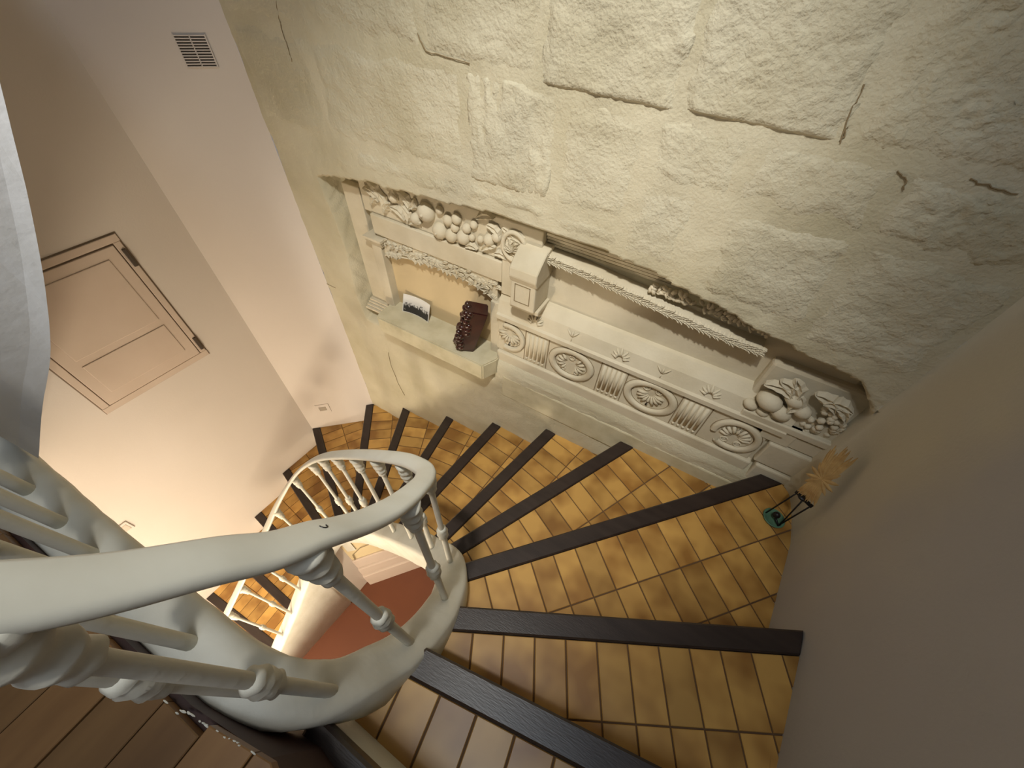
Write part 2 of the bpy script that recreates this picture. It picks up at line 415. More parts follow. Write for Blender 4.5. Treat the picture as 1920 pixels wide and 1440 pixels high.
for x, z, r in ((-0.915, -0.715, 0.036), (-0.862, -0.768, 0.031), (-0.812, -0.770, 0.026), (-0.760, -0.760, 0.027), (-0.822, -0.715, 0.020), (-0.785, -0.700, 0.020),
                (-0.795, -0.735, 0.017), (-0.745, -0.722, 0.018), (-0.655, -0.735, 0.022), (-0.625, -0.715, 0.019), (-0.97, -0.755, 0.022), (-1.06, -0.70, 0.022),
                (-0.855, -0.690, 0.016), (-0.715, -0.700, 0.015), (-0.69, -0.745, 0.014), (-0.725, -0.750, 0.013)):
    fruit(x, z, r, 1 if r > 0.03 else 0)
def leaf(x, z, L, wd, ang, parent, y=YS + 0.045, name='leaf', th=0.010, curl=0.5):
    n = 7; bm = bmesh.new(); rows = []
    for i in range(n + 1):
        t = i / n; hw = wd * math.sin(PI * min(1, t * 0.92 + 0.06)) ** 0.8 * (1 + 0.28 * (i % 2))
        cx = t * L; cz = curl * L * 0.25 * math.sin(PI * t)
        rows.append([bm.verts.new((cx, 0.004, cz - hw)), bm.verts.new((cx, -th, cz - hw * 0.45)), bm.verts.new((cx, -th * 0.35, cz)), bm.verts.new((cx, -th, cz + hw * 0.45)), bm.verts.new((cx, 0.004, cz + hw))])
    for a, b in zip(rows, rows[1:]):
        for k in range(4): bm.faces.new((a[k], a[k + 1], b[k + 1], b[k]))
        bm.faces.new((a[0], b[0], b[4], a[4]))
    bm.faces.new(rows[0]); bm.faces.new(rows[-1][::-1])
    bmesh.ops.transform(bm, matrix=Matrix.Translation((x, y, z)) @ Matrix.Rotation(-ang, 4, 'Y'), verts=bm.verts)
    bmesh.ops.recalc_face_normals(bm, faces=bm.faces)
    return bm_obj(name, bm, M_carve, parent, False)
for x, z, L, wd, a in ((-1.20, -0.70, 0.075, 0.020, -0.5), (-1.17, -0.67, 0.07, 0.018, -0.9), (-1.14, -0.69, 0.08, 0.02, -1.2), (-1.10, -0.665, 0.07, 0.018, -0.4), (-1.03, -0.67, 0.07, 0.018, -0.9),
                       (-1.08, -0.74, 0.07, 0.018, -0.5), (-1.02, -0.72, 0.06, 0.017, -1.3), (-1.00, -0.78, 0.06, 0.016, 0.3), (-0.96, -0.68, 0.05, 0.015, -2.2), (-0.70, -0.67, 0.07, 0.016, 0.3),
                       (-0.66, -0.68, 0.06, 0.016, -0.6), (-0.60, -0.67, 0.07, 0.018, -0.9), (-0.57, -0.70, 0.07, 0.018, -0.6), (-0.68, -0.78, 0.06, 0.016, 0.5), (-0.63, -0.775, 0.05, 0.015, -0.1),
                       (-0.59, -0.755, 0.06, 0.015, -0.4), (-0.75, -0.79, 0.05, 0.014, 0.1), (-0.54, -0.665, 0.05, 0.015, -1.2), (-1.12, -0.775, 0.06, 0.015, 0.9), (-1.18, -0.76, 0.05, 0.015, 0.8)):
    leaf(x, z, L, wd, a, gb)
# leaf band: carved foliage over an arch
bm = bmesh.new()
A_ = [(-1.195, -0.985), (-1.14, -0.968), (-1.05, -0.948), (-0.95, -0.936), (-0.85, -0.932), (-0.76, -0.940), (-0.68, -0.958), (-0.62, -0.985)]
n = len(A_)
fv = [bm.verts.new((x, YS + 0.048, z)) for x, z in A_] + [bm.verts.new((x, YS + 0.048, -0.886)) for x, z in reversed(A_)]
bv = [bm.verts.new((v.co.x, YB + 0.01, v.co.z)) for v in fv]
bm.faces.new(fv)
for i in range(2 * n): bm.faces.new((fv[i], fv[(i + 1) % (2 * n)], bv[(i + 1) % (2 * n)], bv[i]))
bmesh.ops.recalc_face_normals(bm, faces=bm.faces)
lb = bm_obj('leaf_band', bm, M_carve, relief)
for i in range(46):
    t = i / 45; x = -1.17 + 0.54 * t; zt = -0.892 - 0.004 * fr.random(); zb = interp(A_, x)
    for k in range(2):
        leaf(x + fr.uniform(-.006, .006), zt - (zt - zb) * (k * 0.5 + 0.22 + fr.uniform(-.1, .1)), 0.026, 0.0075, fr.uniform(-2.6, 0.6), lb, YS + 0.044, th=0.006)
# panel frame (arched opening edge) and flat plastered niche back
bm = bmesh.new()
rtube(bm, A_, 0.0035, YS + 0.046)
bm_obj('arch_bead', bm, M_carve, relief)
M_niche = material('niche_plaster', (0.60, 0.48, 0.29, 1), 0.9, (0.56, 0.44, 0.26, 1), 4, 0.3, 0.7, 0.15, 90, 0.003)
bm = bmesh.new(); add_box(bm, -1.185, -0.60, YS + 0.072, YB + 0.012, -1.30, -0.93)
bm_obj('niche_back', bm, M_niche, relief)
rbox('niche_jamb', -0.640, -0.602, -1.255, -0.975, YS + 0.030, M_carve)

# the ledge below the niche
led = []
bm = bmesh.new()
pl = [(-1.205, YB + 0.01), (-0.600, YB + 0.01), (-0.585, YS - 0.002), (-0.618, 0.930), (-1.192, 0.930), (-1.205, 0.955)]
a = [bm.verts.new((x, y, -1.332)) for x, y in pl]; b = [bm.verts.new((x, y, -1.243)) for x, y in pl]
bm.faces.new(a[::-1]); bm.faces.new(b)
for i in range(len(pl)): bm.faces.new((a[i], a[(i + 1) % len(pl)], b[(i + 1) % len(pl)], b[i]))
bmesh.ops.recalc_face_normals(bm, faces=bm.faces)
bmesh.ops.bevel(bm, geom=bm.edges[:], offset=0.005, segments=2, affect='EDGES')
ledge = bm_obj('ledge', bm, M_ledge, relief)

# medallion and corbel between the bays
def ring(name, cx, cz, rx, rz, t, y, parent, seg=36, mat=M_carve, a0=0, a1=2 * PI):
    bm = bmesh.new(); full = abs(a1 - a0 - 2 * PI) < 1e-6
    N_ = seg + (0 if full else 1); rows = []
    for i in range(N_):
        a = a0 + (a1 - a0) * i / seg; c, s = math.cos(a), math.sin(a); row = []
        for k in range(8):
            b = 2 * PI * k / 8
            row.append(bm.verts.new((cx + (rx + t * math.cos(b)) * c, y - t * 0.9 * math.sin(b), cz + (rz + t * math.cos(b)) * s)))
        rows.append(row)
    for i in range(N_ if full else N_ - 1):
        a_, b_ = rows[i], rows[(i + 1) % N_]
        for k in range(8): bm.faces.new((a_[k], a_[(k + 1) % 8], b_[(k + 1) % 8], b_[k]))
    bmesh.ops.recalc_face_normals(bm, faces=bm.faces)
    return bm_obj(name, bm, mat, parent, True)
rbox('bay_post', -0.600, -0.455, -0.93, -0.640, YS + 0.040)
md = ring('medallion', -0.553, -0.722, 0.042, 0.050, 0.008, YS + 0.036, relief)
for i in range(7):
    leaf(-0.553, -0.735, 0.034, 0.008, PI / 2 + (i - 3) * 0.5, md, YS + 0.036)
corbel = rbox('corbel', -0.525, -0.430, -0.905, -0.745, YS - 0.030, M_carve, 0.006)
bm = bmesh.new()
for i in range(13):
    pass
prof = [(YS - 0.030, -0.80), (YS - 0.040, -0.775), (YS - 0.036, -0.745), (YS - 0.010, -0.722), (YS + 0.020, -0.700), (YS + 0.06, -0.690), (YB, -0.69), (YB, -0.80)]
for x in (-0.530, -0.425):
    pass
a = [bm.verts.new((-0.528, y, z)) for y, z in prof]; b = [bm.verts.new((-0.427, y, z)) for y, z in prof]
bm.faces.new(a); bm.faces.new(b[::-1])
for i in range(len(prof)): bm.faces.new((a[i], a[(i + 1) % len(prof)], b[(i + 1) % len(prof)], b[i]))
bmesh.ops.recalc_face_normals(bm, faces=bm.faces)
bmesh.ops.bevel(bm, geom=bm.edges[:], offset=0.003, segments=1, affect='EDGES')
bm_obj('corbel_scroll', bm, M_carve, relief)
bm = bmesh.new()
for (x0, x1, z0, z1) in ((-0.508, -0.505, -0.875, -0.805), (-0.452, -0.449, -0.875, -0.805), (-0.508, -0.449, -0.878, -0.875), (-0.508, -0.449, -0.808, -0.805)):
    add_box(bm, x0, x1, YS - 0.0308, YS - 0.02, z0, z1)
bm_obj('incised_square', bm, M_groove, corbel)
rbox('corbel_foot', -0.535, -0.42, -0.925, -0.905, YS - 0.012, M_carve, 0.004)

# right bay: shaded cornice mouldings, leaf rope, fascia
def top_at(x): return interp(TOP, x)
bm = bmesh.new()
for k, (dz, fy) in enumerate(((0.010, 0.058), (0.024, 0.064), (0.037, 0.069), (0.050, 0.074))):
    z1 = -0.640 - dz
    for i in range(14):
        x0 = -0.452 + i * 0.050; x1 = x0 + 0.050
        za, zb = z1 - 0.0 - 0.055 * max(0, (x0 + .0)) * 1.1, z1 - 0.055 * max(0, x1) * 1.1
        v = [bm.verts.new(p) for p in ((x0, YS + fy, za), (x1, YS + fy, zb), (x1, YS + fy, zb - 0.008), (x0, YS + fy, za - 0.008),
                                       (x0, YB + 0.01, za), (x1, YB + 0.01, zb), (x1, YB + 0.01, zb - 0.010), (x0, YB + 0.01, za - 0.010))]
        for f in ((0, 1, 2, 3), (0, 4, 5, 1), (3, 2, 6, 7)): bm.faces.new([v[j] for j in f])
bmesh.ops.recalc_face_normals(bm, faces=bm.faces)
bm_obj('cornice', bm, M_carve, relief)
def rope_z(x): return -0.722 - 0.052 * sstep(-0.45, 0.24, x)
bm = bmesh.new()
v = []
for i in range(25):
    x = -0.455 + 0.70 * i / 24; z = rope_z(x)
    v.append([bm.verts.new((x, YB + 0.01, z + 0.018)), bm.verts.new((x, YS + 0.040, z + 0.013)), bm.verts.new((x, YS + 0.030, z)), bm.verts.new((x, YS + 0.040, z - 0.013)), bm.verts.new((x, YB + 0.01, z - 0.016))])
for a_, b_ in zip(v, v[1:]):
    for k in range(4): bm.faces.new((a_[k], b_[k], b_[k + 1], a_[k + 1]))
bm.faces.new(v[0]); bm.faces.new(v[-1][::-1])
bmesh.ops.recalc_face_normals(bm, faces=bm.faces)
rope = bm_obj('leaf_rope', bm, M_carve, relief)
for i in range(64):
    x = -0.45 + 0.69 * i / 63; z = rope_z(x)
    for s in (-1, 1):
        leaf(x, z + s * 0.003, 0.018, 0.0058, (0.5 if s > 0 else -0.5) + fr.uniform(-.3, .3), rope, YS + 0.035, th=0.008)
# undercut carving between the cornice and rope on the right
gm = thing  # (kept short)
bm = bmesh.new()
for i in range(60):
    x = -0.10 + 0.36 * fr.random(); z = -0.690 - 0.05 * max(0, x) - 0.028 * fr.random()
    blob(bm, (x, YS + 0.050, z), 0.010 + 0.006 * fr.random(), 0.010, 0.005 + 0.004 * fr.random(), fr.uniform(0, 3), 1)
o = bm_obj('worn_foliage', bm, M_carve, relief, True); o['kind'] = 'stuff'
rbox('upper_fascia', -0.455, 0.50, -0.945, -0.735, YS + 0.078, M_carve, 0.003)
bm = bmesh.new()
# sloping chamfer between the upper fascia and the frieze
pr = [(YB, -0.915), (YS + 0.062, -0.918), (YS + 0.034, -0.955), (YS + 0.020, -1.005), (YS + 0.012, -1.012), (YS + 0.012, -1.030), (YS + 0.024, -1.036), (YB, -1.036)]
a = [bm.verts.new((-0.602, y, z)) for y, z in pr]; b = [bm.verts.new((0.44, y, z)) for y, z in pr]
bm.faces.new(a); bm.faces.new(b[::-1])
for i in range(len(pr)): bm.faces.new((a[i], a[(i + 1) % len(pr)], b[(i + 1) % len(pr)], b[i]))
bmesh.ops.recalc_face_normals(bm, faces=bm.faces)
bm_obj('architrave', bm, M_carve, relief)
# palmettes and tulips on the sloping band
def sy(z): return YS + 0.020 + (z + 1.005) / 0.05 * 0.014 if z < -0.955 else YS + 0.034 + (z + 0.955) / 0.037 * 0.028
for cx in (-0.443, -0.111, 0.195):
    bm = bmesh.new(); c = (cx, sy(-0.985), -0.992)
    for i in range(7):
        a = (i - 3) * 0.42; L = 0.042 - 0.004 * abs(i - 3)
        ex, ez = cx + math.sin(a) * L, -0.992 + math.cos(a) * L
        tube(bm, [(cx + math.sin(a) * 0.010, sy(-0.985) - 0.002, -0.992 + math.cos(a) * 0.010), ((cx + ex) / 2, sy((ez - 0.992) / 2) - 0.005, (-0.992 + ez) / 2), (ex + 0.004 * (1 if a > 0 else -1), sy(ez) - 0.002, ez - 0.002)], [0.0028, 0.0058, 0.0026], 6)
    bm_obj('palmette', bm, M_carve, relief, True)
for cx in (-0.294, 0.035):
    bm = bmesh.new()
    for a, L in ((-0.6, 0.030), (0, 0.024), (0.6, 0.030)):
        tube(bm, [(cx, sy(-0.985) - 0.001, -0.985), (cx + math.sin(a) * L * 0.6, sy(-0.97) - 0.005, -0.985 + math.cos(a) * L * 0.6), (cx + math.sin(a) * L * 1.3, sy(-0.965) - 0.002, -0.985 + math.cos(a) * L)], [0.002, 0.004, 0.0015], 6)
    tube(bm, [(cx, sy(-1.0), -1.002), (cx, sy(-0.985) - 0.001, -0.985)], 0.002, 6)
    bm_obj('tulip', bm, M_carve, relief, True)

# frieze slab with roundels and flutes
FY = YS + 0.024
slab = rbox('frieze_slab', -0.602, 0.415, -1.205, -1.030, FY, M_carve, 0.004)
def roundel(cx, cz, rx, rz, kind, a0=0, a1=2 * PI):
    bm = bmesh.new()
    # raised flat ring
    seg = 40; rows = []
    pr = [(1.0, 0.0), (0.985, -0.009), (0.93, -0.012), (0.80, -0.012), (0.74, -0.010), (0.72, 0.0)]
    for i in range(seg + 1):
        a = a0 + (a1 - a0) * i / seg
        rows.append([bm.verts.new((cx + rx * k * math.cos(a), FY + d, cz + rz * k * math.sin(a))) for k, d in pr])
    for p_, q_ in zip(rows, rows[1:]):
        for k in range(len(pr) - 1): bm.faces.new((p_[k], q_[k], q_[k + 1], p_[k + 1]))
    bmesh.ops.recalc_face_normals(bm, faces=bm.faces)
    r = bm_obj('roundel', bm, M_carve, relief, True)
    for k_, (kk, t) in enumerate(((1.02, 0.0013), (0.705, 0.0013))):
        ring('groove', cx, cz, rx * kk, rz * kk, t, FY + 0.0002, r, 36, M_groove, a0, a1)
    # scallop petals
    def petal(x0, z0, a, L, wd):
        bm = bmesh.new()
        ex, ez = x0 + math.cos(a) * L, z0 + math.sin(a) * L
        mx, mz = x0 + math.cos(a) * L * 0.6, z0 + math.sin(a) * L * 0.6
        tube(bm, [(x0 + math.cos(a) * L * .22, FY, z0 + math.sin(a) * L * .22), (mx, FY - 0.003, mz), (ex, FY - 0.001, ez)], [0.001, wd, wd * 0.8], 7)
        bm_obj('petal', bm, M_carve, r, True)
    def vein(x0, z0, a, L):
        bm = bmesh.new()
        tube(bm, [(x0 + math.cos(a) * L * .35, FY - 0.0022, z0 + math.sin(a) * L * .35), (x0 + math.cos(a) * L * .9, FY - 0.0022, z0 + math.sin(a) * L * .9)], 0.0011, 5)
        bm_obj('groove', bm, M_groove, r)
    if kind == 'double':
        for s in (-1, 1):
            for i in range(5):
                a = (0 if s > 0 else PI) + (i - 2) * 0.50 * s + 0.0
                petal(cx + s * 0.012, cz, a, 0.046, 0.0062)
            for i in range(4):
                a = (0 if s > 0 else PI) + (i - 1.5) * 0.50 * s
                vein(cx + s * 0.012, cz, a, 0.044)
            ring('scroll', cx + s * 0.026, cz - 0.034, 0.008, 0.008, 0.003, FY - 0.002, r, 16)
        ring('scroll', cx, cz + 0.034, 0.010, 0.010, 0.003, FY - 0.002, r, 16)
    else:
        up = kind == 'up'; z0 = cz + (-0.012 if up else 0.018); b = PI / 2 if up else -PI / 2
        for i in range(9):
            petal(cx, z0, b + (i - 4) * 0.36, 0.060 - 0.003 * abs(i - 4), 0.0066)
        for i in range(8):
            vein(cx, z0, b + (i - 3.5) * 0.36, 0.056)
        for s in (-1, 1):
            ring('scroll', cx + s * 0.022, z0 + (-0.024 if up else 0.024), 0.011, 0.011, 0.003, FY - 0.002, r, 18)
            ring('scroll', cx + s * 0.022, z0 + (-0.024 if up else 0.024), 0.004, 0.004, 0.002, FY - 0.002, r, 10)
roundel(-0.545, -1.112, 0.070, 0.070, 'down', -PI * 0.62, PI * 0.62)
roundel(-0.275, -1.116, 0.092, 0.076, 'double')
roundel(0.034, -1.112, 0.096, 0.078, 'down')
roundel(0.335, -1.118, 0.078, 0.076, 'up', -PI * 0.72, PI * 1.05)
for cx in (-0.425, -0.113, 0.182):
    bm = bmesh.new(); add_box(bm, cx - 0.046, cx + 0.046, FY - 0.002, FY + 0.01, -1.190, -1.045)
    f_ = bm_obj('flute_panel', bm, M_carve, relief)
    for i in range(5):
        x = cx - 0.036 + i * 0.018
        bm = bmesh.new(); tube(bm, [(x, FY - 0.001, -1.172), (x, FY - 0.001, -1.050)], 0.0068, 8); bm_obj('flute', bm, M_carve, f_, True)
        bm = bmesh.new(); blob(bm, (x, FY - 0.003, -1.184), 0.006, 0.006, 0.006, 0, 1); bm_obj('bead', bm, M_carve, f_, True)
    for s in (-1, 1):
        bm = bmesh.new(); add_box(bm, cx + s * 0.050 - 0.0016, cx + s * 0.050 + 0.0016, FY - 0.0015, FY + 0.004, -1.20, -1.040); bm_obj('groove', bm, M_groove, f_)
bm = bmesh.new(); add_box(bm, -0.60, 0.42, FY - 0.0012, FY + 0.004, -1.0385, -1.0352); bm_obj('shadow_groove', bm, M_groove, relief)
# course below the frieze
rbox('plinth_course', -0.598, 0.43, -1.33, -1.205, YS + 0.012, M_carve, 0.006)
rbox('lower_course', -0.56, 0.53, -1.47, -1.33, YS - 0.004, M_ledge, 0.008, YS + 0.03)
# right block with fluting, fruit cluster and broken mouldings
rbox('block_moulding', 0.300, 0.57, -1.012, -0.985, YS + 0.016, M_carve, 0.004)
rbox('block_moulding', 0.360, 0.59, -1.072, -1.020, YS + 0.024, M_carve, 0.004)
rbox('corner_block', 0.425, 0.575, -1.185, -1.076, YS + 0.012, M_carve, 0.006)
rbox('corner_block', 0.440, 0.585, -1.300, -1.190, YS + 0.004, M_carve, 0.006)
rbox('block_core', 0.405, 0.575, -1.335, -0.94, YS + 0.034)
rbox('block_core', 0.385, 0.475, -1.075, -0.985, YS + 0.021)
cl = rbox('fruit_cluster', 0.29, 0.560, -0.985, -0.800, YS + 0.050, M_carve, 0.012)
for x, z, r in ((0.345, -0.925, 0.034), (0.390, -0.950, 0.028), (0.395, -0.885, 0.026), (0.430, -0.915, 0.024), (0.35, -0.975, 0.018), (0.31, -0.965, 0.02)):
    bm = bmesh.new(); blob(bm, (x, YS + 0.030, z), r * 1.2, r * 0.95, r * 0.9, 0.4, 2); bm_obj('fruit', bm, M_carve, cl, True)
for i in range(30):
    a = fr.random() * 2 * PI; q = math.sqrt(fr.random())
    x = 0.495 + 0.048 * q * math.cos(a); z = -0.925 + 0.062 * q * math.sin(a)
    bm = bmesh.new(); blob(bm, (x, YS + 0.018 + 0.02 * q, z), 0.0115, 0.011, 0.0115, 0, 1); bm_obj('grape', bm, M_carve, cl, True)
for x, z, L, wd, a in ((0.33, -0.83, 0.09, 0.022, -0.7), (0.30, -0.86, 0.09, 0.02, -0.2), (0.36, -0.81, 0.08, 0.02, -1.3), (0.42, -0.83, 0.08, 0.02, -0.5), (0.45, -0.85, 0.07, 0.02, 0.1), (0.40, -0.86, 0.07, 0.018, -1.6), (0.48, -0.845, 0.06, 0.018, -0.7)):
    leaf(x, z, L, wd, a, cl, YS + 0.026, th=0.014)

# ------------------------------------------------------------------ staircase
RISE = 0.174
NOS = {  # inner end under the string, outer end at the wall (front edge of each wooden nosing)
    -2: ((-0.205, -0.117), (0.56, -0.135)), -1: ((-0.150, 0.019), (0.56, 0.118)), 0: ((-0.195, 0.110), (0.565, 0.492)),
    1: ((-0.27, 0.215), (0.47, 1.0)), 2: ((-0.37, 0.270), (0.015, 1.01)), 3: ((-0.478, 0.285), (-0.315, 1.01)), 4: ((-0.690, 0.285), (-0.61, 1.01)),
    5: ((-0.835, 0.285), (-0.925, 1.01)), 6: ((-0.97, 0.285), (-1.285, 1.01)), 7: ((-1.105, 0.275), (-1.625, 0.98)), 8: ((-1.23, 0.255), (-1.93, 0.700)),
    9: ((-1.31, 0.18), (-1.945, 0.372)), 10: ((-1.33, -0.02), (-1.97, 0.072)), 11: ((-1.345, -0.225), (-2.0, -0.19)), 12: ((-1.36, -0.445), (-2.03, -0.463)), 13: ((-1.37, -0.66), (-2.06, -0.68))}
def nz(k): return -1.05 - RISE * k
WALLS = [((0, YS + 0.004), (0, -1)), ((0.505, 0), (-0.994, 0.105)), ((LA.x, LA.y), (0.679, -0.734)), ((LB.x, LB.y), (0.9966, -0.0824))]
stair = thing('winding_staircase', 'winding staircase of amber tiled steps with dark wooden nosings around an open well', 'staircase', (0, 0, 0))
def mid_inner(k):
    a = NOS[k][0]; b = NOS.get(k - 1, NOS[k])[0]
    return ((a[0] + b[0]) / 2, (a[1] + b[1]) / 2)
NW = 0.050
for k in range(-2, 14):
    I, O = Vector(NOS[k][0]), Vector(NOS[k][1]); z = nz(k)
    d = (O - I).normalized(); nb = Vector((-d.y, d.x))              # towards the step above
    if k - 1 in NOS: I2, O2 = Vector(NOS[k - 1][0]), Vector(NOS[k - 1][1])
    else: I2, O2 = Vector((-0.20, -0.150)), Vector((0.56, -0.40))
    if (I2 + O2 - I - O).dot(nb) < 0: nb = -nb
    d2 = (O2 - I2).normalized(); n2 = Vector((-d2.y, d2.x))
    if n2.dot(nb) < 0: n2 = -n2
    back = [((I2 + n2 * 0.012).to_tuple(), (-n2).to_tuple())]
    iv = (I2 - I); nin = Vector((-iv.y, iv.x)).normalized()
    if nin.dot(d + d2) < 0: nin = -nin
    inner = [(I.to_tuple(), nin.to_tuple())] if iv.length > 0.02 else []
    big = [(-3, -3), (3, -3), (3, 3), (-3, 3)]
    foot = clip(big, WALLS + back + inner + [((I + nb * 0.010).to_tuple(), nb.to_tuple())])
    step = prism('step', foot, (z - 0.030) if 2 <= k <= 8 else z - RISE - 0.015, z - 0.014, M_paint, stair)
    if k > -2:
        rz = clip(big, WALLS + inner + [((I2 + n2 * 0.004).to_tuple(), n2.to_tuple()), ((I2 + n2 * 0.018).to_tuple(), (-n2).to_tuple())])
        if len(rz) >= 3: prism('riser', rz, z - 0.014, z + RISE - 0.0135, M_paint, step)
    # wooden nosing
    ln = O - I
    q = clip(big, WALLS + inner + [(I.to_tuple(), nb.to_tuple()), ((I + nb * NW).to_tuple(), (-nb).to_tuple())])
    if k == 0: q = clip(q, [((0.552, 0), (-1, 0))])
    bm = bmesh.new()
    if len(q) >= 3:
        nzg = prism('nosing', q, z - 0.030, z + 0.003, M_nosing, step, 0.004)
        if k == -1: nzg['label'] = 'nearly black nosing'
    # tiles: courses parallel to the nosing
    TW, TL, G = 0.0695, 0.139, 0.0035
    region = clip(foot, [((I + nb * (NW + 0.001)).to_tuple(), nb.to_tuple())])
    if not region: continue
    prism('mortar_bed', region, z - 0.0145, z - 0.004, M_grout, step)
    L_ = ln.length + 0.6; off = fr.uniform(0, TW)
    u = -0.2 + off * 0.3
    row = 0
    for row in range(5):
        v0 = NW + row * TL; i = 0
        for i in range(-4, int(L_ / TW) + 4):
            a0 = i * TW + off + (0.0 if row % 2 == 0 else 0.0)
            p = [I + d * (a0 + G / 2) + nb * (v0 + G / 2), I + d * (a0 + TW - G / 2) + nb * (v0 + G / 2),
                 I + d * (a0 + TW - G / 2) + nb * (v0 + TL - G / 2), I + d * (a0 + G / 2) + nb * (v0 + TL - G / 2)]
            c = clip([x.to_tuple() for x in p], [])
            # clip the tile by the region (convex)
            pl_ = []
            cx = sum(x[0] for x in region) / len(region); cy = sum(x[1] for x in region) / len(region)
            for j in range(len(region)):
                a_, b_ = Vector(region[j]), Vector(region[(j + 1) % len(region)])
                e = b_ - a_
                if e.length < 1e-5: continue
                nn = Vector((-e.y, e.x))
                if nn.dot(Vector((cx, cy)) - a_) < 0: nn = -nn
                pl_.append((a_.to_tuple(), nn.normalized().to_tuple()))
            c = clip(c, pl_)
            if len(c) >= 3 and area(c) > 1.5e-4:
                prism('tile', c, z - 0.012, z - 0.0005 + fr.uniform(-.0004, .0004), M_tile, step, 0.0012)

# plastered string that carries the balusters
STR = [  # x, y, z of the top, width, depth
    (-0.96, -0.124, -0.548, 0.070, 0.03), (-0.80, -0.123, -0.550, 0.070, 0.03), (-0.60, -0.122, -0.555, 0.068, 0.03), (-0.40, -0.121, -0.562, 0.066, 0.03), (-0.275, -0.119, -0.570, 0.068, 0.04),
    (-0.228, -0.110, -0.590, 0.070, 0.08), (-0.200, -0.086, -0.660, 0.070, 0.16), (-0.188, -0.045, -0.755, 0.070, 0.22),
    (-0.181, 0.008, -0.865, 0.074, 0.26), (-0.202, 0.120, -1.045, 0.080, 0.26), (-0.278, 0.228, -1.225, 0.080, 0.26), (-0.388, 0.262, -1.37, 0.080, 0.19), (-0.51, 0.276, -1.50, 0.080, 0.19),
    (-0.63, 0.284, -1.63, 0.080, 0.19), (-0.757, 0.288, -1.77, 0.080, 0.19), (-0.875, 0.288, -1.90, 0.080, 0.19), (-0.985, 0.282, -2.03, 0.080, 0.19), (-1.09, 0.268, -2.15, 0.080, 0.20),
    (-1.19, 0.238, -2.28, 0.080, 0.20), (-1.262, 0.180, -2.39, 0.082, 0.24), (-1.295, 0.10, -2.50, 0.085, 0.42), (-1.312, 0.02, -2.62, 0.086, 0.9), (-1.325, -0.09, -2.755, 0.086, 0.9),
    (-1.338, -0.21, -2.895, 0.086, 0.8), (-1.35, -0.33, -3.02, 0.086, 0.7), (-1.362, -0.45, -3.14, 0.086, 0.6), (-1.375, -0.60, -3.30, 0.086, 0.4)]
S3 = catmull([s[:3] for s in STR], 8)
SW = catmull([(s[3], s[4], 0) for s in STR], 8)
# width/depth follow the same parameter
vs = []; sec_n = 10
for i, p in enumerate(S3):
    t = S3[min(i + 1, len(S3) - 1)] - S3[max(i - 1, 0)]; t.z = 0; t.normalize(); nrm = Vector((-t.y, t.x, 0))
    j = i // 8; f = (i % 8) / 8
    a = STR[min(j, len(STR) - 1)]; b = STR[min(j + 1, len(STR) - 1)]
    W_ = (a[3] + (b[3] - a[3]) * f) / 2; D_ = a[4] + (b[4] - a[4]) * f
    D_ = min(D_, p.z - ZF)
    for (o_, dz) in ((-W_, -D_), (-W_, -0.016), (-W_ + 0.004, -0.006), (-W_ + 0.012, -0.001), (-W_ * 0.3, 0.0015), (W_ * 0.3, 0.0015), (W_ - 0.012, -0.001), (W_ - 0.004, -0.006), (W_, -0.016), (W_, -D_)):
        q = p + nrm * o_ + Vector((0, 0, dz))
        q += nrm * 0.0016 * fbm(q.x * 18, q.y * 18, q.z * 18, 3) + Vector((0, 0, 0.0012 * fbm(q.x * 22 + 5, q.y * 22, q.z * 22, 3)))
        vs.append(q)
fs = []
for i in range(len(S3) - 1):
    for k in range(sec_n):
        a = i * sec_n + k; b = i * sec_n + (k + 1) % sec_n
        fs.append((a, b, b + sec_n, a + sec_n))
fs.append(tuple(range(sec_n))[::-1]); fs.append(tuple((len(S3) - 1) * sec_n + k for k in range(sec_n)))
bm = bmesh.new(); bv = [bm.verts.new(v) for v in vs]
for f in fs: bm.faces.new([bv[i] for i in f])
bmesh.ops.recalc_face_normals(bm, faces=bm.faces)
strg = bm_obj('string', bm, M_paint, stair, True)
strg['label'] = 'white plastered string'

# flight rising above the landing at the left: inner string face with its soffit
D = 0.735
E = [(-0.118, -0.757, 1.0), (-0.045, -0.668, 1.0), (0.038, -0.574, 1.0), (0.13, -0.428, 1.0), (0.238, -0.223, 1.0), (0.34, -0.01, 1.0)]
low = [Vector((-D * k, y * D, z * D)) for y, z, k in E]
low = catmull(low, 6)
bm = bmesh.new(); rows = []
for i, p in enumerate(low):
    ny = 0.35
    wob = 0.0016 * fbm(p.y * 14, p.z * 14, 1, 3)
    top = 0.44
    out = Vector((-1.93, p.y * 2.35 if p.y > 0 else p.y, p.z - 0.04))
    rows.append([bm.verts.new(p + Vector((wob, 0, 0))), bm.verts.new(p + Vector((wob * 2 - 0.004, 0, 0.03))), bm.verts.new(p + Vector((-0.01, 0.0, top))), bm.verts.new(p + Vector((-0.09, 0.0, top))), bm.verts.new(p + Vector((-0.09, 0.0, 0.10 * min(1, top)))), bm.verts.new(out + Vector((0, 0, 0.10))), bm.verts.new(out)])
for a_, b_ in zip(rows, rows[1:]):
    for k in range(7): bm.faces.new((a_[k], a_[(k + 1) % 7], b_[(k + 1) % 7], b_[k]))
bm.faces.new(rows[0]); bm.faces.new(rows[-1][::-1])
bmesh.ops.recalc_face_normals(bm, faces=bm.faces)
upf = bm_obj('upper_flight', bm, M_upface, stair, False)
upf['label'] = 'rough plastered face of the rising flight'

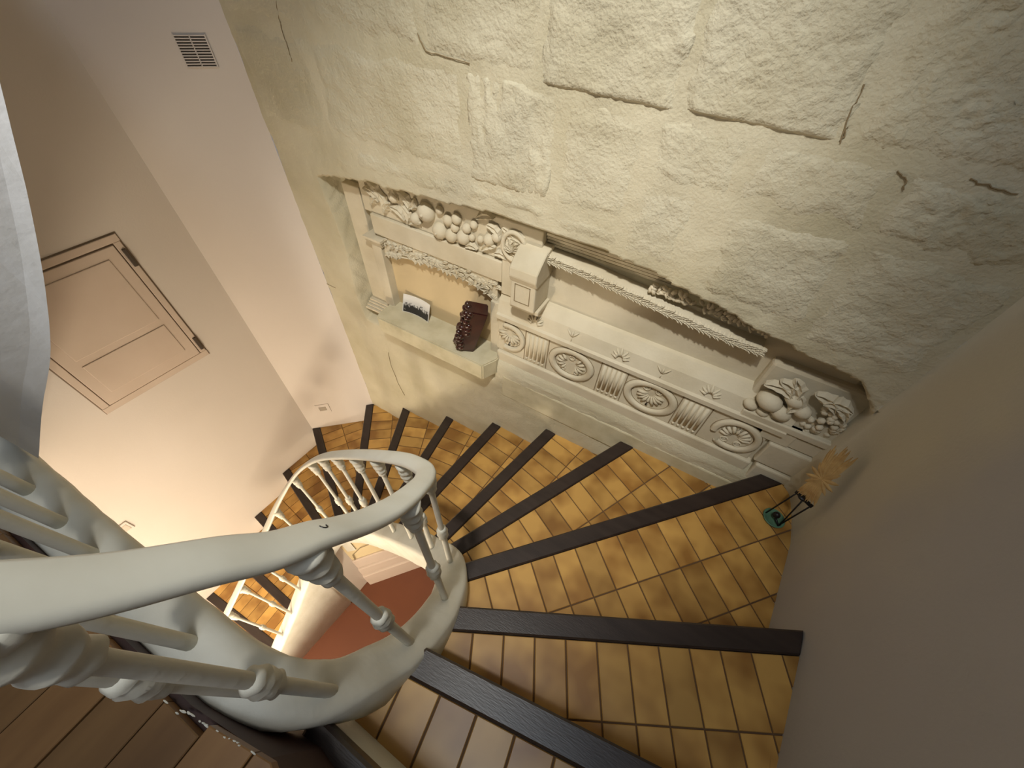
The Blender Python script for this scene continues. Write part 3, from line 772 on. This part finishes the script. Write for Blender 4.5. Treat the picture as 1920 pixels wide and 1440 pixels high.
# landing with dark parquet
land = [(-2.08, -1.35), (0.40, -1.35), (0.49, -0.42), (-0.13, -0.150), (-0.235, -0.158), (-0.76, -0.158), (-2.02, -0.158)]
LPOLY = [(-2.02, -1.345), (0.365, -1.345), (0.44, -0.36), (-0.10, -0.150), (-0.170, -0.138), (-0.272, -0.150), (-0.80, -0.153), (-2.0, -0.153)]
lnd = struct(prism('floor_landing', LPOLY, -0.80, -0.545, M_maroon))
def inset(poly, d):
    out = []; cx = sum(p[0] for p in poly) / len(poly); cy = -0.7
    for i in range(len(poly)):
        a_, b_ = Vector(poly[i]), Vector(poly[(i + 1) % len(poly)]); e = b_ - a_; nn = Vector((-e.y, e.x)).normalized()
        out.append(((a_ + nn * d).to_tuple(), nn.to_tuple()))
    return out
for i in range(46):
    x0 = -1.995 + i * 0.055; x1 = x0 + 0.0535
    if x1 > 0.44: break
    pts_ = [(x0, -1.345), (x1, -1.345), (x1, 0.0), (x0, 0.0)]
    xr = min(x1, 0.44); lim = [((0.365, -1.345), (-0.997, 0.076)), ((0.44, -0.37), (-0.363, -0.932)), ((-0.26, -0.157), (0.0, -1.0)) if x0 < -0.26 else ((-0.272, -0.152), (0.146, -0.989))]
    c = clip(pts_, lim)
    if len(c) >= 3: prism('plank', c, -0.545, -0.530 + 0.0006 * (i % 3), M_parquet, lnd, 0.001)
# white flecks of plaster along the gap
bm = bmesh.new()
for i in range(26):
    x = -0.29 + 0.11 * fr.random() if i < 18 else -0.6 + 0.3 * fr.random()
    blob(bm, (x, (-0.156 if x < -0.27 else -0.152 + (x + 0.272) * 0.148) - 0.001 + fr.uniform(-.001, .001), -0.5295), fr.uniform(.001, .0045), 0.0009, 0.0008, fr.uniform(0, 1), 1)
o = bm_obj('plaster_fleck', bm, M_paint, lnd); o['kind'] = 'stuff'
# added unseen beam under the landing, shaped to shade the upper left wall
struct(box('added_shade_beam', -2.05, 0.45, -0.42, -0.30, -1.52, -0.80, M_plaster))

# ------------------------------------------------------------------ balustrade
bal = thing('balustrade', 'white painted iron balustrade with a curved flat handrail winding down the well', 'balustrade', (0, 0, 0))
RAIL = [(-0.62, -0.10, 0.0), (-0.42, -0.120, -0.03), (-0.28, -0.118, -0.065), (-0.226, -0.110, -0.112), (-0.205, -0.090, -0.158), (-0.196, -0.071, -0.191), (-0.190, -0.052, -0.222), (-0.185, -0.023, -0.265), (-0.182, 0.000, -0.303), (-0.184, 0.027, -0.342),
        (-0.187, 0.047, -0.378), (-0.192, 0.073, -0.421), (-0.200, 0.107, -0.468), (-0.214, 0.145, -0.518), (-0.240, 0.189, -0.585), (-0.274, 0.222, -0.645), (-0.318, 0.243, -0.700), (-0.370, 0.258, -0.754), (-0.495, 0.274, -0.877), (-0.686, 0.286, -1.065), (-0.855, 0.288, -1.240),
        (-0.973, 0.283, -1.38), (-1.08, 0.268, -1.52), (-1.158, 0.243, -1.635), (-1.225, 0.198, -1.755), (-1.277, 0.134, -1.872), (-1.304, 0.052, -1.978), (-1.322, -0.07, -2.095), (-1.338, -0.205, -2.222), (-1.347, -0.298, -2.303), (-1.355, -0.375, -2.370)]
R3 = catmull(RAIL, 8)
sec = [(-0.0172, -0.002), (-0.0162, 0.0035), (-0.0125, 0.0056), (0.0, 0.0065), (0.0125, 0.0056), (0.0162, 0.0035), (0.0172, -0.002), (0.0155, -0.0055), (-0.0155, -0.0055)]
bm = bmesh.new(); rows = []
for i, p in enumerate(R3):
    t = (R3[min(i + 1, len(R3) - 1)] - R3[max(i - 1, 0)]).normalized(); h = Vector((-t.y, t.x, 0)).normalized(); up = h.cross(t)
    if up.z < 0: up = -up
    rows.append([bm.verts.new(p + h * a + up * b) for a, b in sec])
for a_, b_ in zip(rows, rows[1:]):
    for k in range(len(sec)): bm.faces.new((a_[k], a_[(k + 1) % len(sec)], b_[(k + 1) % len(sec)], b_[k]))
bm.faces.new(rows[0]); bm.faces.new(rows[-1][::-1])
bmesh.ops.recalc_face_normals(bm, faces=bm.faces)
hr = bm_obj('handrail', bm, M_rail, bal, True)
bm = bmesh.new()
ic = min(range(len(R3)), key=lambda i: (R3[i] - Vector((-0.184, 0.027, -0.342))).length)
t = (R3[ic + 1] - R3[ic - 1]).normalized(); h = Vector((-t.y, t.x, 0)).normalized(); up = h.cross(t); up = up if up.z > 0 else -up
tube(bm, [R3[ic] + h * (0.0036 * math.cos(a)) + t * (0.0036 * math.sin(a)) + up * 0.0066 for a in [x * 0.42 + 1.6 for x in range(9)]], 0.0006, 5)
bm_obj('paint_crack', bm, M_iron, hr)

def knuckle_prof(z, r, h):
    return [(r * 0.55, z - h), (r * 0.9, z - h * 0.8), (r * 0.7, z - h * 0.55), (r, z - h * 0.25), (r * 0.82, z), (r * 1.0, z + h * 0.3), (r * 0.72, z + h * 0.55), (r * 0.85, z + h * 0.75), (r * 0.5, z + h)]
def twisted(bm, prof, seg=14, lobes=7, amp=0.10, tw=60):
    seg = 32; lobes = 5; amp *= 0.55
    rows = []
    for (r, z) in prof:
        row = []
        for i in range(seg):
            a = 2 * PI * i / seg; rr = r * (1 + amp * math.sin(lobes * a + z * 190))
            row.append(bm.verts.new((rr * math.cos(a), rr * math.sin(a), z)))
        rows.append(row)
    for a_, b_ in zip(rows, rows[1:]):
        for i in range(seg): bm.faces.new((a_[i], a_[(i + 1) % seg], b_[(i + 1) % seg], b_[i]))
    bm.faces.new(rows[0][::-1]); bm.faces.new(rows[-1])
cache = {}
def baluster(x, y, zb, zr, side):
    H = zr - zb - 0.006
    root = bpy.data.objects.new('baluster', None)
    key = round(H, 2); H = zr - zb - 0.006
    bm = bmesh.new()
    lathe(bm, [(0.0085, -0.01), (0.0080, 0.03), (0.0074, H * 0.38), (0.0068, H * 0.42), (0.0064, H * 0.8), (0.0072, H * 0.92), (0.007, H)], seg=12)
    o = bm_obj('baluster', bm, M_paint, bal, True); o.location = (x, y, zb)
    bm = bmesh.new(); twisted(bm, knuckle_prof(H * 0.43, 0.0138, 0.030), 21, 7, 0.10)
    k1 = bm_obj('knuckle', bm, M_paint, o, True)
    bm = bmesh.new(); twisted(bm, [(0.008, H - 0.085), (0.0115, H - 0.080), (0.0105, H - 0.074), (0.0098, H - 0.070), (0.0130, H - 0.064), (0.0138, H - 0.059), (0.0110, H - 0.053), (0.0115, H - 0.047), (0.0150, H - 0.040), (0.0155, H - 0.035), (0.0130, H - 0.028), (0.0135, H - 0.022), (0.0170, H - 0.014), (0.0172, H - 0.008), (0.0140, H - 0.003), (0.009, H + 0.001)], 21, 7, 0.07)
    k2 = bm_obj('capital', bm, M_paint, o, True)
    # scrolled lug that ties the head to the rail
    bm = bmesh.new(); sx, sy_ = side
    twisted(bm, [(0.006, -0.012), (0.010, -0.008), (0.012, 0), (0.010, 0.008), (0.006, 0.012)], 14, 5, 0.08)
    bmesh.ops.rotate(bm, verts=bm.verts, cent=(0, 0, 0), matrix=Matrix.Rotation(PI / 2, 3, Vector((-sy_, sx, 0)).normalized()))
    bmesh.ops.translate(bm, verts=bm.verts, vec=(sx * 0.008, sy_ * 0.008, H - 0.020))
    bm_obj('scroll', bm, M_paint, o, True)
    return o
BAL = [(-0.194, -0.087, -0.69, -0.135), (-0.181, 0.010, -0.87, -0.319), (-0.202, 0.122, -1.045, -0.475), (-0.279, 0.228, -1.225, -0.692), (-0.39, 0.262, -1.372, -0.815), (-0.511, 0.276, -1.50, -0.933), (-0.631, 0.284, -1.632, -1.048),
       (-0.757, 0.288, -1.77, -1.175), (-0.875, 0.288, -1.90, -1.30), (-0.985, 0.284, -2.03, -1.425), (-1.170, 0.244, -2.26, -1.68), (-1.275, 0.12, -2.475, -1.89), (-1.307, 0.015, -2.63, -2.015), (-1.325, -0.09, -2.755, -2.13), (-1.337, -0.215, -2.90, -2.255), (-1.346, -0.335, -3.025, -2.37),
       (-0.235, -0.113, -0.585, -0.060), (-0.335, -0.121, -0.566, -0.012), (-0.43, -0.121, -0.562, -0.01), (-0.525, -0.122, -0.560, -0.01), (-0.60, -0.12, -0.556, -0.01), (-0.685, -0.118, -0.55, -0.01)]
for (x, y, zb, zr) in BAL:
    best = min(range(len(R3)), key=lambda i: (R3[i] - Vector((x, y, zr))).length if x < -1.2 or x > -0.17 else (R3[i].xy - Vector((x, y))).length)
    zr = R3[best].z - 0.002
    t = (R3[min(best + 1, len(R3) - 1)] - R3[max(best - 1, 0)]); t.z = 0; t.normalize()
    baluster(x, y, zb, zr, (-t.y if False else t.x, t.y))

# ------------------------------------------------------------------ things on the walls
# hatch in the left wall (local frame: u along +Y, v up, w out of the wall)
def frame_mtx(origin, u, w_):
    u = Vector(u).normalized(); w_ = Vector(w_).normalized(); v = Vector((0, 0, 1))
    m = Matrix((u, v, w_)).transposed().to_4x4(); m.translation = Vector(origin); return m
def wbox(name, m, u0, u1, v0, v1, w0, w1, mat, parent, bevel=0.0):
    return box(name, u0, u1, v0, v1, w0, w1, mat, parent, bevel, m)
lu = (LB - LC).normalized(); ln_ = Vector((lu.y, -lu.x))
def left_m(y, z):
    x = LB.x + (y - LB.y) * (LC.x - LB.x) / (LC.y - LB.y)
    return frame_mtx((x, y, z), (lu.x, lu.y, 0), (ln_.x, ln_.y, 0))
M_hatch = material('hatch_paint', (0.64, 0.53, 0.45, 1), 0.75, (0.59, 0.48, 0.40, 1), 5, 0.3, 0.7)
M_seam = material('seam_dark', (0.22, 0.165, 0.12, 1), 0.9)  # dark tone of the gap line around the hatch
hatch = thing('wall_hatch', 'cream painted panelled cupboard door set flush in the left wall', 'cupboard door', (0, 0, 0))
m = left_m(0.022, -1.49); HW, HH = 0.452, 0.645
wbox('gap_backing', m, -0.003, HW + 0.003, -0.003, HH + 0.003, -0.01, 0.0012, M_seam, hatch)
wbox('frame_rail', m, 0.0, HW, 0.0, 0.030, 0.0, 0.006, M_hatch, hatch, 0.002)
wbox('frame_rail', m, 0.0, HW, HH - 0.030, HH - 0.002, 0.0, 0.006, M_hatch, hatch, 0.002)
wbox('frame_stile', m, 0.002, 0.028, 0.030, HH - 0.030, 0.0, 0.006, M_hatch, hatch, 0.002)
wbox('frame_stile', m, HW - 0.026, HW - 0.003, 0.030, HH - 0.030, 0.0, 0.006, M_hatch, hatch, 0.002)
dr = wbox('door', m, 0.031, HW - 0.030, 0.033, HH - 0.036, 0.0, 0.008, M_hatch, hatch, 0.002)
for (a, b) in ((0.085, 0.245), (0.275, HH - 0.075)):
    wbox('panel', m, 0.070, HW - 0.070, a, b, 0.006, 0.0115, M_hatch, dr, 0.003)
for v in (0.045, HH - 0.135):
    wbox('hinge', m, HW - 0.018, HW - 0.004, v, v + 0.075, 0.004, 0.012, M_hinge, hatch, 0.002)
# outlet low on the left wall
ol = thing('wall_socket', 'small cream socket plate on the left wall beside the landing edge', 'socket', (0, 0, 0))
m = left_m(-0.315, -2.15)
wbox('plate', m, -0.03, 0.03, 0.0, 0.075, 0.0, 0.008, M_plaster, ol, 0.003)
wbox('insert', m, -0.020, 0.020, 0.014, 0.060, 0.006, 0.010, M_band, ol, 0.002)

cu = (LA - LB).normalized(); cn = Vector((cu.y, -cu.x))
if cn.dot(Vector((1, -1))) < 0: cn = -cn
def cham_m(x, z):
    t = (x - LB.x) / (LA.x - LB.x); p = LB + (LA - LB) * t
    return frame_mtx((p.x, p.y, z), (cu.x, cu.y, 0), (cn.x, cn.y, 0))
vent = thing('vent_grille', 'small slatted metal vent grille high on the white corner wall', 'vent', (0, 0, 0))
m = cham_m(-1.703, -0.389)
wbox('backing', m, 0, 0.088, 0, 0.078, -0.004, 0.0015, M_vent, vent)
for a, b in ((-0.003, 0.001), (0.087, 0.091), (0.0425, 0.0455)):
    wbox('frame', m, a, b, -0.002, 0.081, 0.0, 0.005, M_plaster, vent)
for i in range(12):
    wbox('slat', m, 0.0, 0.088, i * 0.0071 - 0.001, i * 0.0071 + 0.0017, 0.001, 0.005, M_plaster, vent)
sv = thing('vent_plate', 'small square wall plate on the white corner wall just above the steps', 'wall plate', (0, 0, 0))
m = cham_m(-1.845, -2.275)
wbox('plate', m, 0, 0.085, 0, 0.085, 0.0, 0.004, M_plaster, sv, 0.001)
wbox('insert', m, 0.018, 0.062, 0.022, 0.060, 0.003, 0.006, material('plate_grey', (0.38, 0.33, 0.27, 1), 0.8), sv)

# ------------------------------------------------------------------ things on the ledge
ZL = -1.243
ph = thing('photo_card', 'curved black and white photo postcard leaning in the niche', 'postcard', (-1.045, YS + 0.035, ZL))
def card_mat():
    m = bpy.data.materials.new('photo_print'); m.use_nodes = True; nt = m.node_tree; N = nt.nodes; L = nt.links
    tc = N.new('ShaderNodeTexCoord'); sp = N.new('ShaderNodeSeparateXYZ'); L.new(tc.outputs['Object'], sp.inputs[0])
    n = N.new('ShaderNodeTexNoise'); n.inputs['Scale'].default_value = 90; L.new(tc.outputs['Object'], n.inputs['Vector'])
    mr = N.new('ShaderNodeMapRange'); mr.inputs['From Min'].default_value = 0.026; mr.inputs['From Max'].default_value = 0.078; L.new(sp.outputs[2], mr.inputs[0])
    ad = N.new('ShaderNodeMath'); ad.operation = 'ADD'; L.new(mr.outputs[0], ad.inputs[0]); L.new(n.outputs['Fac'], ad.inputs[1])
    r = N.new('ShaderNodeValToRGB'); r.color_ramp.interpolation = 'EASE'
    r.color_ramp.elements[0].position = 0.66; r.color_ramp.elements[0].color = (0.03, 0.03, 0.03, 1)
    r.color_ramp.elements[1].position = 0.92; r.color_ramp.elements[1].color = (0.72, 0.70, 0.66, 1)
    L.new(ad.outputs[0], r.inputs[0]); L.new(r.outputs[0], N['Principled BSDF'].inputs['Base Color']); N['Principled BSDF'].inputs['Roughness'].default_value = 0.35
    return m
M_photo = card_mat(); M_card = material('card_white', (0.72, 0.70, 0.66, 1), 0.6)
def curved(name, w0, w1, z0, z1, off, th, mat):
    n = 10; bm = bmesh.new(); rows = []
    for i in range(n + 1):
        x = w0 + (w1 - w0) * i / n; y = -0.35 * ((x) / 0.075) ** 2 * 0.03
        rows.append([bm.verts.new((x, y - off, z0)), bm.verts.new((x, y - off + (z1) * 0.35, z1)), bm.verts.new((x, y - off + th + (z1) * 0.35, z1)), bm.verts.new((x, y - off + th, z0))])
    for a_, b_ in zip(rows, rows[1:]):
        for k in range(4): bm.faces.new((a_[k], a_[(k + 1) % 4], b_[(k + 1) % 4], b_[k]))
    bm.faces.new(rows[0]); bm.faces.new(rows[-1][::-1]); bmesh.ops.recalc_face_normals(bm, faces=bm.faces)
    return bm_obj(name, bm, mat, ph)
curved('card', -0.075, 0.075, 0.0, 0.082, 0.0, 0.001, M_card)
curved('print', -0.070, 0.070, 0.005, 0.077, 0.0008, 0.0006, M_photo)

wc = thing('wood_carving', 'dark mahogany carved block leaning upright on the stone ledge', 'wood carving', (-0.745, 0.985, ZL))
m = Matrix.Rotation(0.30, 4, 'Y') @ Matrix.Rotation(0.55, 4, 'Z')
bm = bmesh.new(); add_box(bm, -0.040, 0.040, -0.030, 0.030, 0.012, 0.262)
bmesh.ops.bevel(bm, geom=bm.edges[:], offset=0.004, segments=2, affect='EDGES')
bmesh.ops.transform(bm, matrix=m, verts=bm.verts)
bm_obj('block', bm, M_mahog, wc)
bm = bmesh.new(); rr = random.Random(5)
for i in range(26):
    z = 0.02 + 0.235 * i / 25
    blob(bm, (-0.040 + rr.uniform(-.006, .004), rr.uniform(-.024, .024), z), 0.010 + rr.random() * .006, 0.013, 0.014, rr.uniform(0, 3), 2, 0.2)
for i in range(10):
    blob(bm, (-0.02 + rr.uniform(-.014, .012), -0.030, 0.03 + 0.22 * i / 9), 0.014, 0.009, 0.013, rr.uniform(0, 3), 2, 0.2)
bmesh.ops.transform(bm, matrix=m, verts=bm.verts)
bm_obj('carved_relief_face', bm, M_mahog, wc, True)

# ------------------------------------------------------------------ candle stand with straw in the corner
ZT = nz(1)
cx, cy = 0.530, 0.855
st = thing('candle_stand', 'small black iron stand on a green dish on the step in the far corner', 'candle stand', (cx, cy, ZT))
bm = bmesh.new(); lathe(bm, [(0.024, 0.0), (0.030, 0.003), (0.033, 0.008), (0.031, 0.010), (0.026, 0.005), (0.001, 0.005)], seg=28); bm_obj('dish', bm, M_green, st, True)
bm = bmesh.new(); blob(bm, (-0.004, -0.002, 0.030), 0.011, 0.011, 0.012, 0, 2); bm_obj('ball', bm, M_iron, st, True)
bm = bmesh.new(); tube(bm, [(-0.004, -0.002, 0.02), (0.006, -0.016, 0.016), (0.014, -0.020, 0.008), (0.020, -0.012, 0.008)], 0.0035, 8); bm_obj('hook', bm, M_iron, st, True)
for (x0, y0, x1, y1) in ((-0.024, 0.006, -0.012, 0.016), (0.018, -0.016, 0.004, -0.002), (0.020, -0.012, 0.028, -0.006)):
    bm = bmesh.new(); tube(bm, [(x0, y0, 0.006), (x1, y1, 0.150)], 0.0022, 7); bm_obj('rod', bm, M_iron, st, True)
bm = bmesh.new(); tube(bm, [(-0.016, 0.020, 0.150), (0.030, -0.010, 0.152)], [0.005, 0.006], 8); blob(bm, (0.004, 0.006, 0.153), 0.015, 0.012, 0.006, 0, 2); bm_obj('cross_bar', bm, M_iron, st, True)

SS = 1.5
sb = thing('straw_bouquet', 'tan dried straw bundle with star-like leaves standing in the corner above the iron stand', 'straw ornament', (cx + 0.004, cy + 0.006, ZT + 0.157))
rr = random.Random(11)
def blade(a, b, wd, th=0.0022):
    a, b, wd = Vector(a) * SS, Vector(b) * SS, wd * 1.25; t = (b - a); L = t.length; t.normalize(); s = t.cross(Vector((0.62, 0.78, 0.0))).normalized(); q = t.cross(s)
    bm = bmesh.new(); rows = []
    for i in range(6):
        f = i / 5; hw = wd * (0.35 + 0.9 * math.sin(PI * (0.12 + 0.80 * f))) * (1 if i < 5 else 0.25)
        c = a + t * L * f + q * 0.004 * math.sin(PI * f)
        rows.append([bm.verts.new(c - s * hw), bm.verts.new(c - q * th), bm.verts.new(c + s * hw), bm.verts.new(c + q * th)])
    for a_, b_ in zip(rows, rows[1:]):
        for k in range(4): bm.faces.new((a_[k], a_[(k + 1) % 4], b_[(k + 1) % 4], b_[k]))
    bm.faces.new(rows[0]); bm.faces.new(rows[-1][::-1]); bmesh.ops.recalc_face_normals(bm, faces=bm.faces)
    bm_obj('blade', bm, M_straw, sb)
hd = Vector((0.78, -0.62, 0)); sb.rotation_euler = (-0.40, 0, 0); sb.location.y -= 0.012
for i in range(22):
    f = rr.uniform(-1, 1)
    blade((0, 0, 0.055) + Vector((0, 0, 0)) * 0 if False else Vector((0, 0, 0.055)) + hd * f * 0.008, Vector((0, 0, 0.125 - 0.012 * abs(f) + rr.uniform(-.012, .015))) + hd * f * 0.020, 0.0030)
for i in range(12):
    f = -1 + 2 * i / 11
    blade(Vector((0, 0, 0.055)) + hd * f * 0.006, Vector((0, 0, 0.001 + 0.008 * rr.random())) + hd * f * 0.018, 0.0030)
for a in (0.25, 0.8, 1.25, 1.9, 2.4, 2.9, -0.25, -2.85, -0.7, -2.4):
    blade(Vector((0, 0, 0.058)), Vector((0, 0, 0.058 + 0.036 * math.sin(a))) + hd * 0.026 * math.cos(a), 0.0038)

# ------------------------------------------------------------------ bottom of the well
dA, dB = Vector((-1.27, 0.215)), Vector((-0.62, 0.985))
du = (dB - dA).normalized(); dn = Vector((du.y, -du.x))
m = frame_mtx((dA.x, dA.y, ZF), (du.x, du.y, 0), (dn.x, dn.y, 0)); LL = (dB - dA).length
wall_strip('wall_spandrel', [(-1.285, -0.03), (-1.27, 0.215)], ZF, -2.45, M_plaster)
lw = struct(wbox('wall_well', m, 0, LL, 0, 0.85, -0.05, 0.0, material('warm_plaster', (0.66, 0.54, 0.33, 1), 0.9), None))
sk = struct(wbox('baseboard_well', m, 0, LL, 0.0, 0.225, 0.0, 0.045, M_band, None, 0.004))
struct(wbox('trim_1', m, 0, LL, 0.229, 0.362, 0.0, 0.030, M_band, None, 0.004))
struct(wbox('trim_2', m, 0, LL, 0.366, 0.520, 0.0, 0.015, M_band, None, 0.004))
bm = bmesh.new()
tube(bm, [m @ Vector(p) for p in ((0.02, 0.52, 0.008), (0.03, 0.62, 0.008), (0.10, 0.70, 0.008), (0.20, 0.72, 0.008), (0.30, 0.66, 0.008))], 0.0028, 6)
tag(bm_obj('wall_cable', bm, M_cable, None), 'thin looping cable on the yellow wall at the bottom of the well', 'cable')
# the lower lamp's own body below the landing
lp = thing('wall_lamp', 'round glass lamp on the near wall below the landing', 'lamp', (LOWER_LAMP[0], LOWER_LAMP[1] - 0.0, LOWER_LAMP[2] - 0.16))
bm = bmesh.new(); lathe(bm, [(0.045, 0.0), (0.05, 0.01), (0.012, 0.02), (0.010, 0.07)], seg=16); bm_obj('base', bm, M_iron, lp, True)
bm = bmesh.new(); tube(bm, [(0, -0.395, 0.0), (0, -0.2, 0.0), (0, 0, 0.005)], 0.008, 8); bm_obj('arm', bm, M_iron, lp, True)
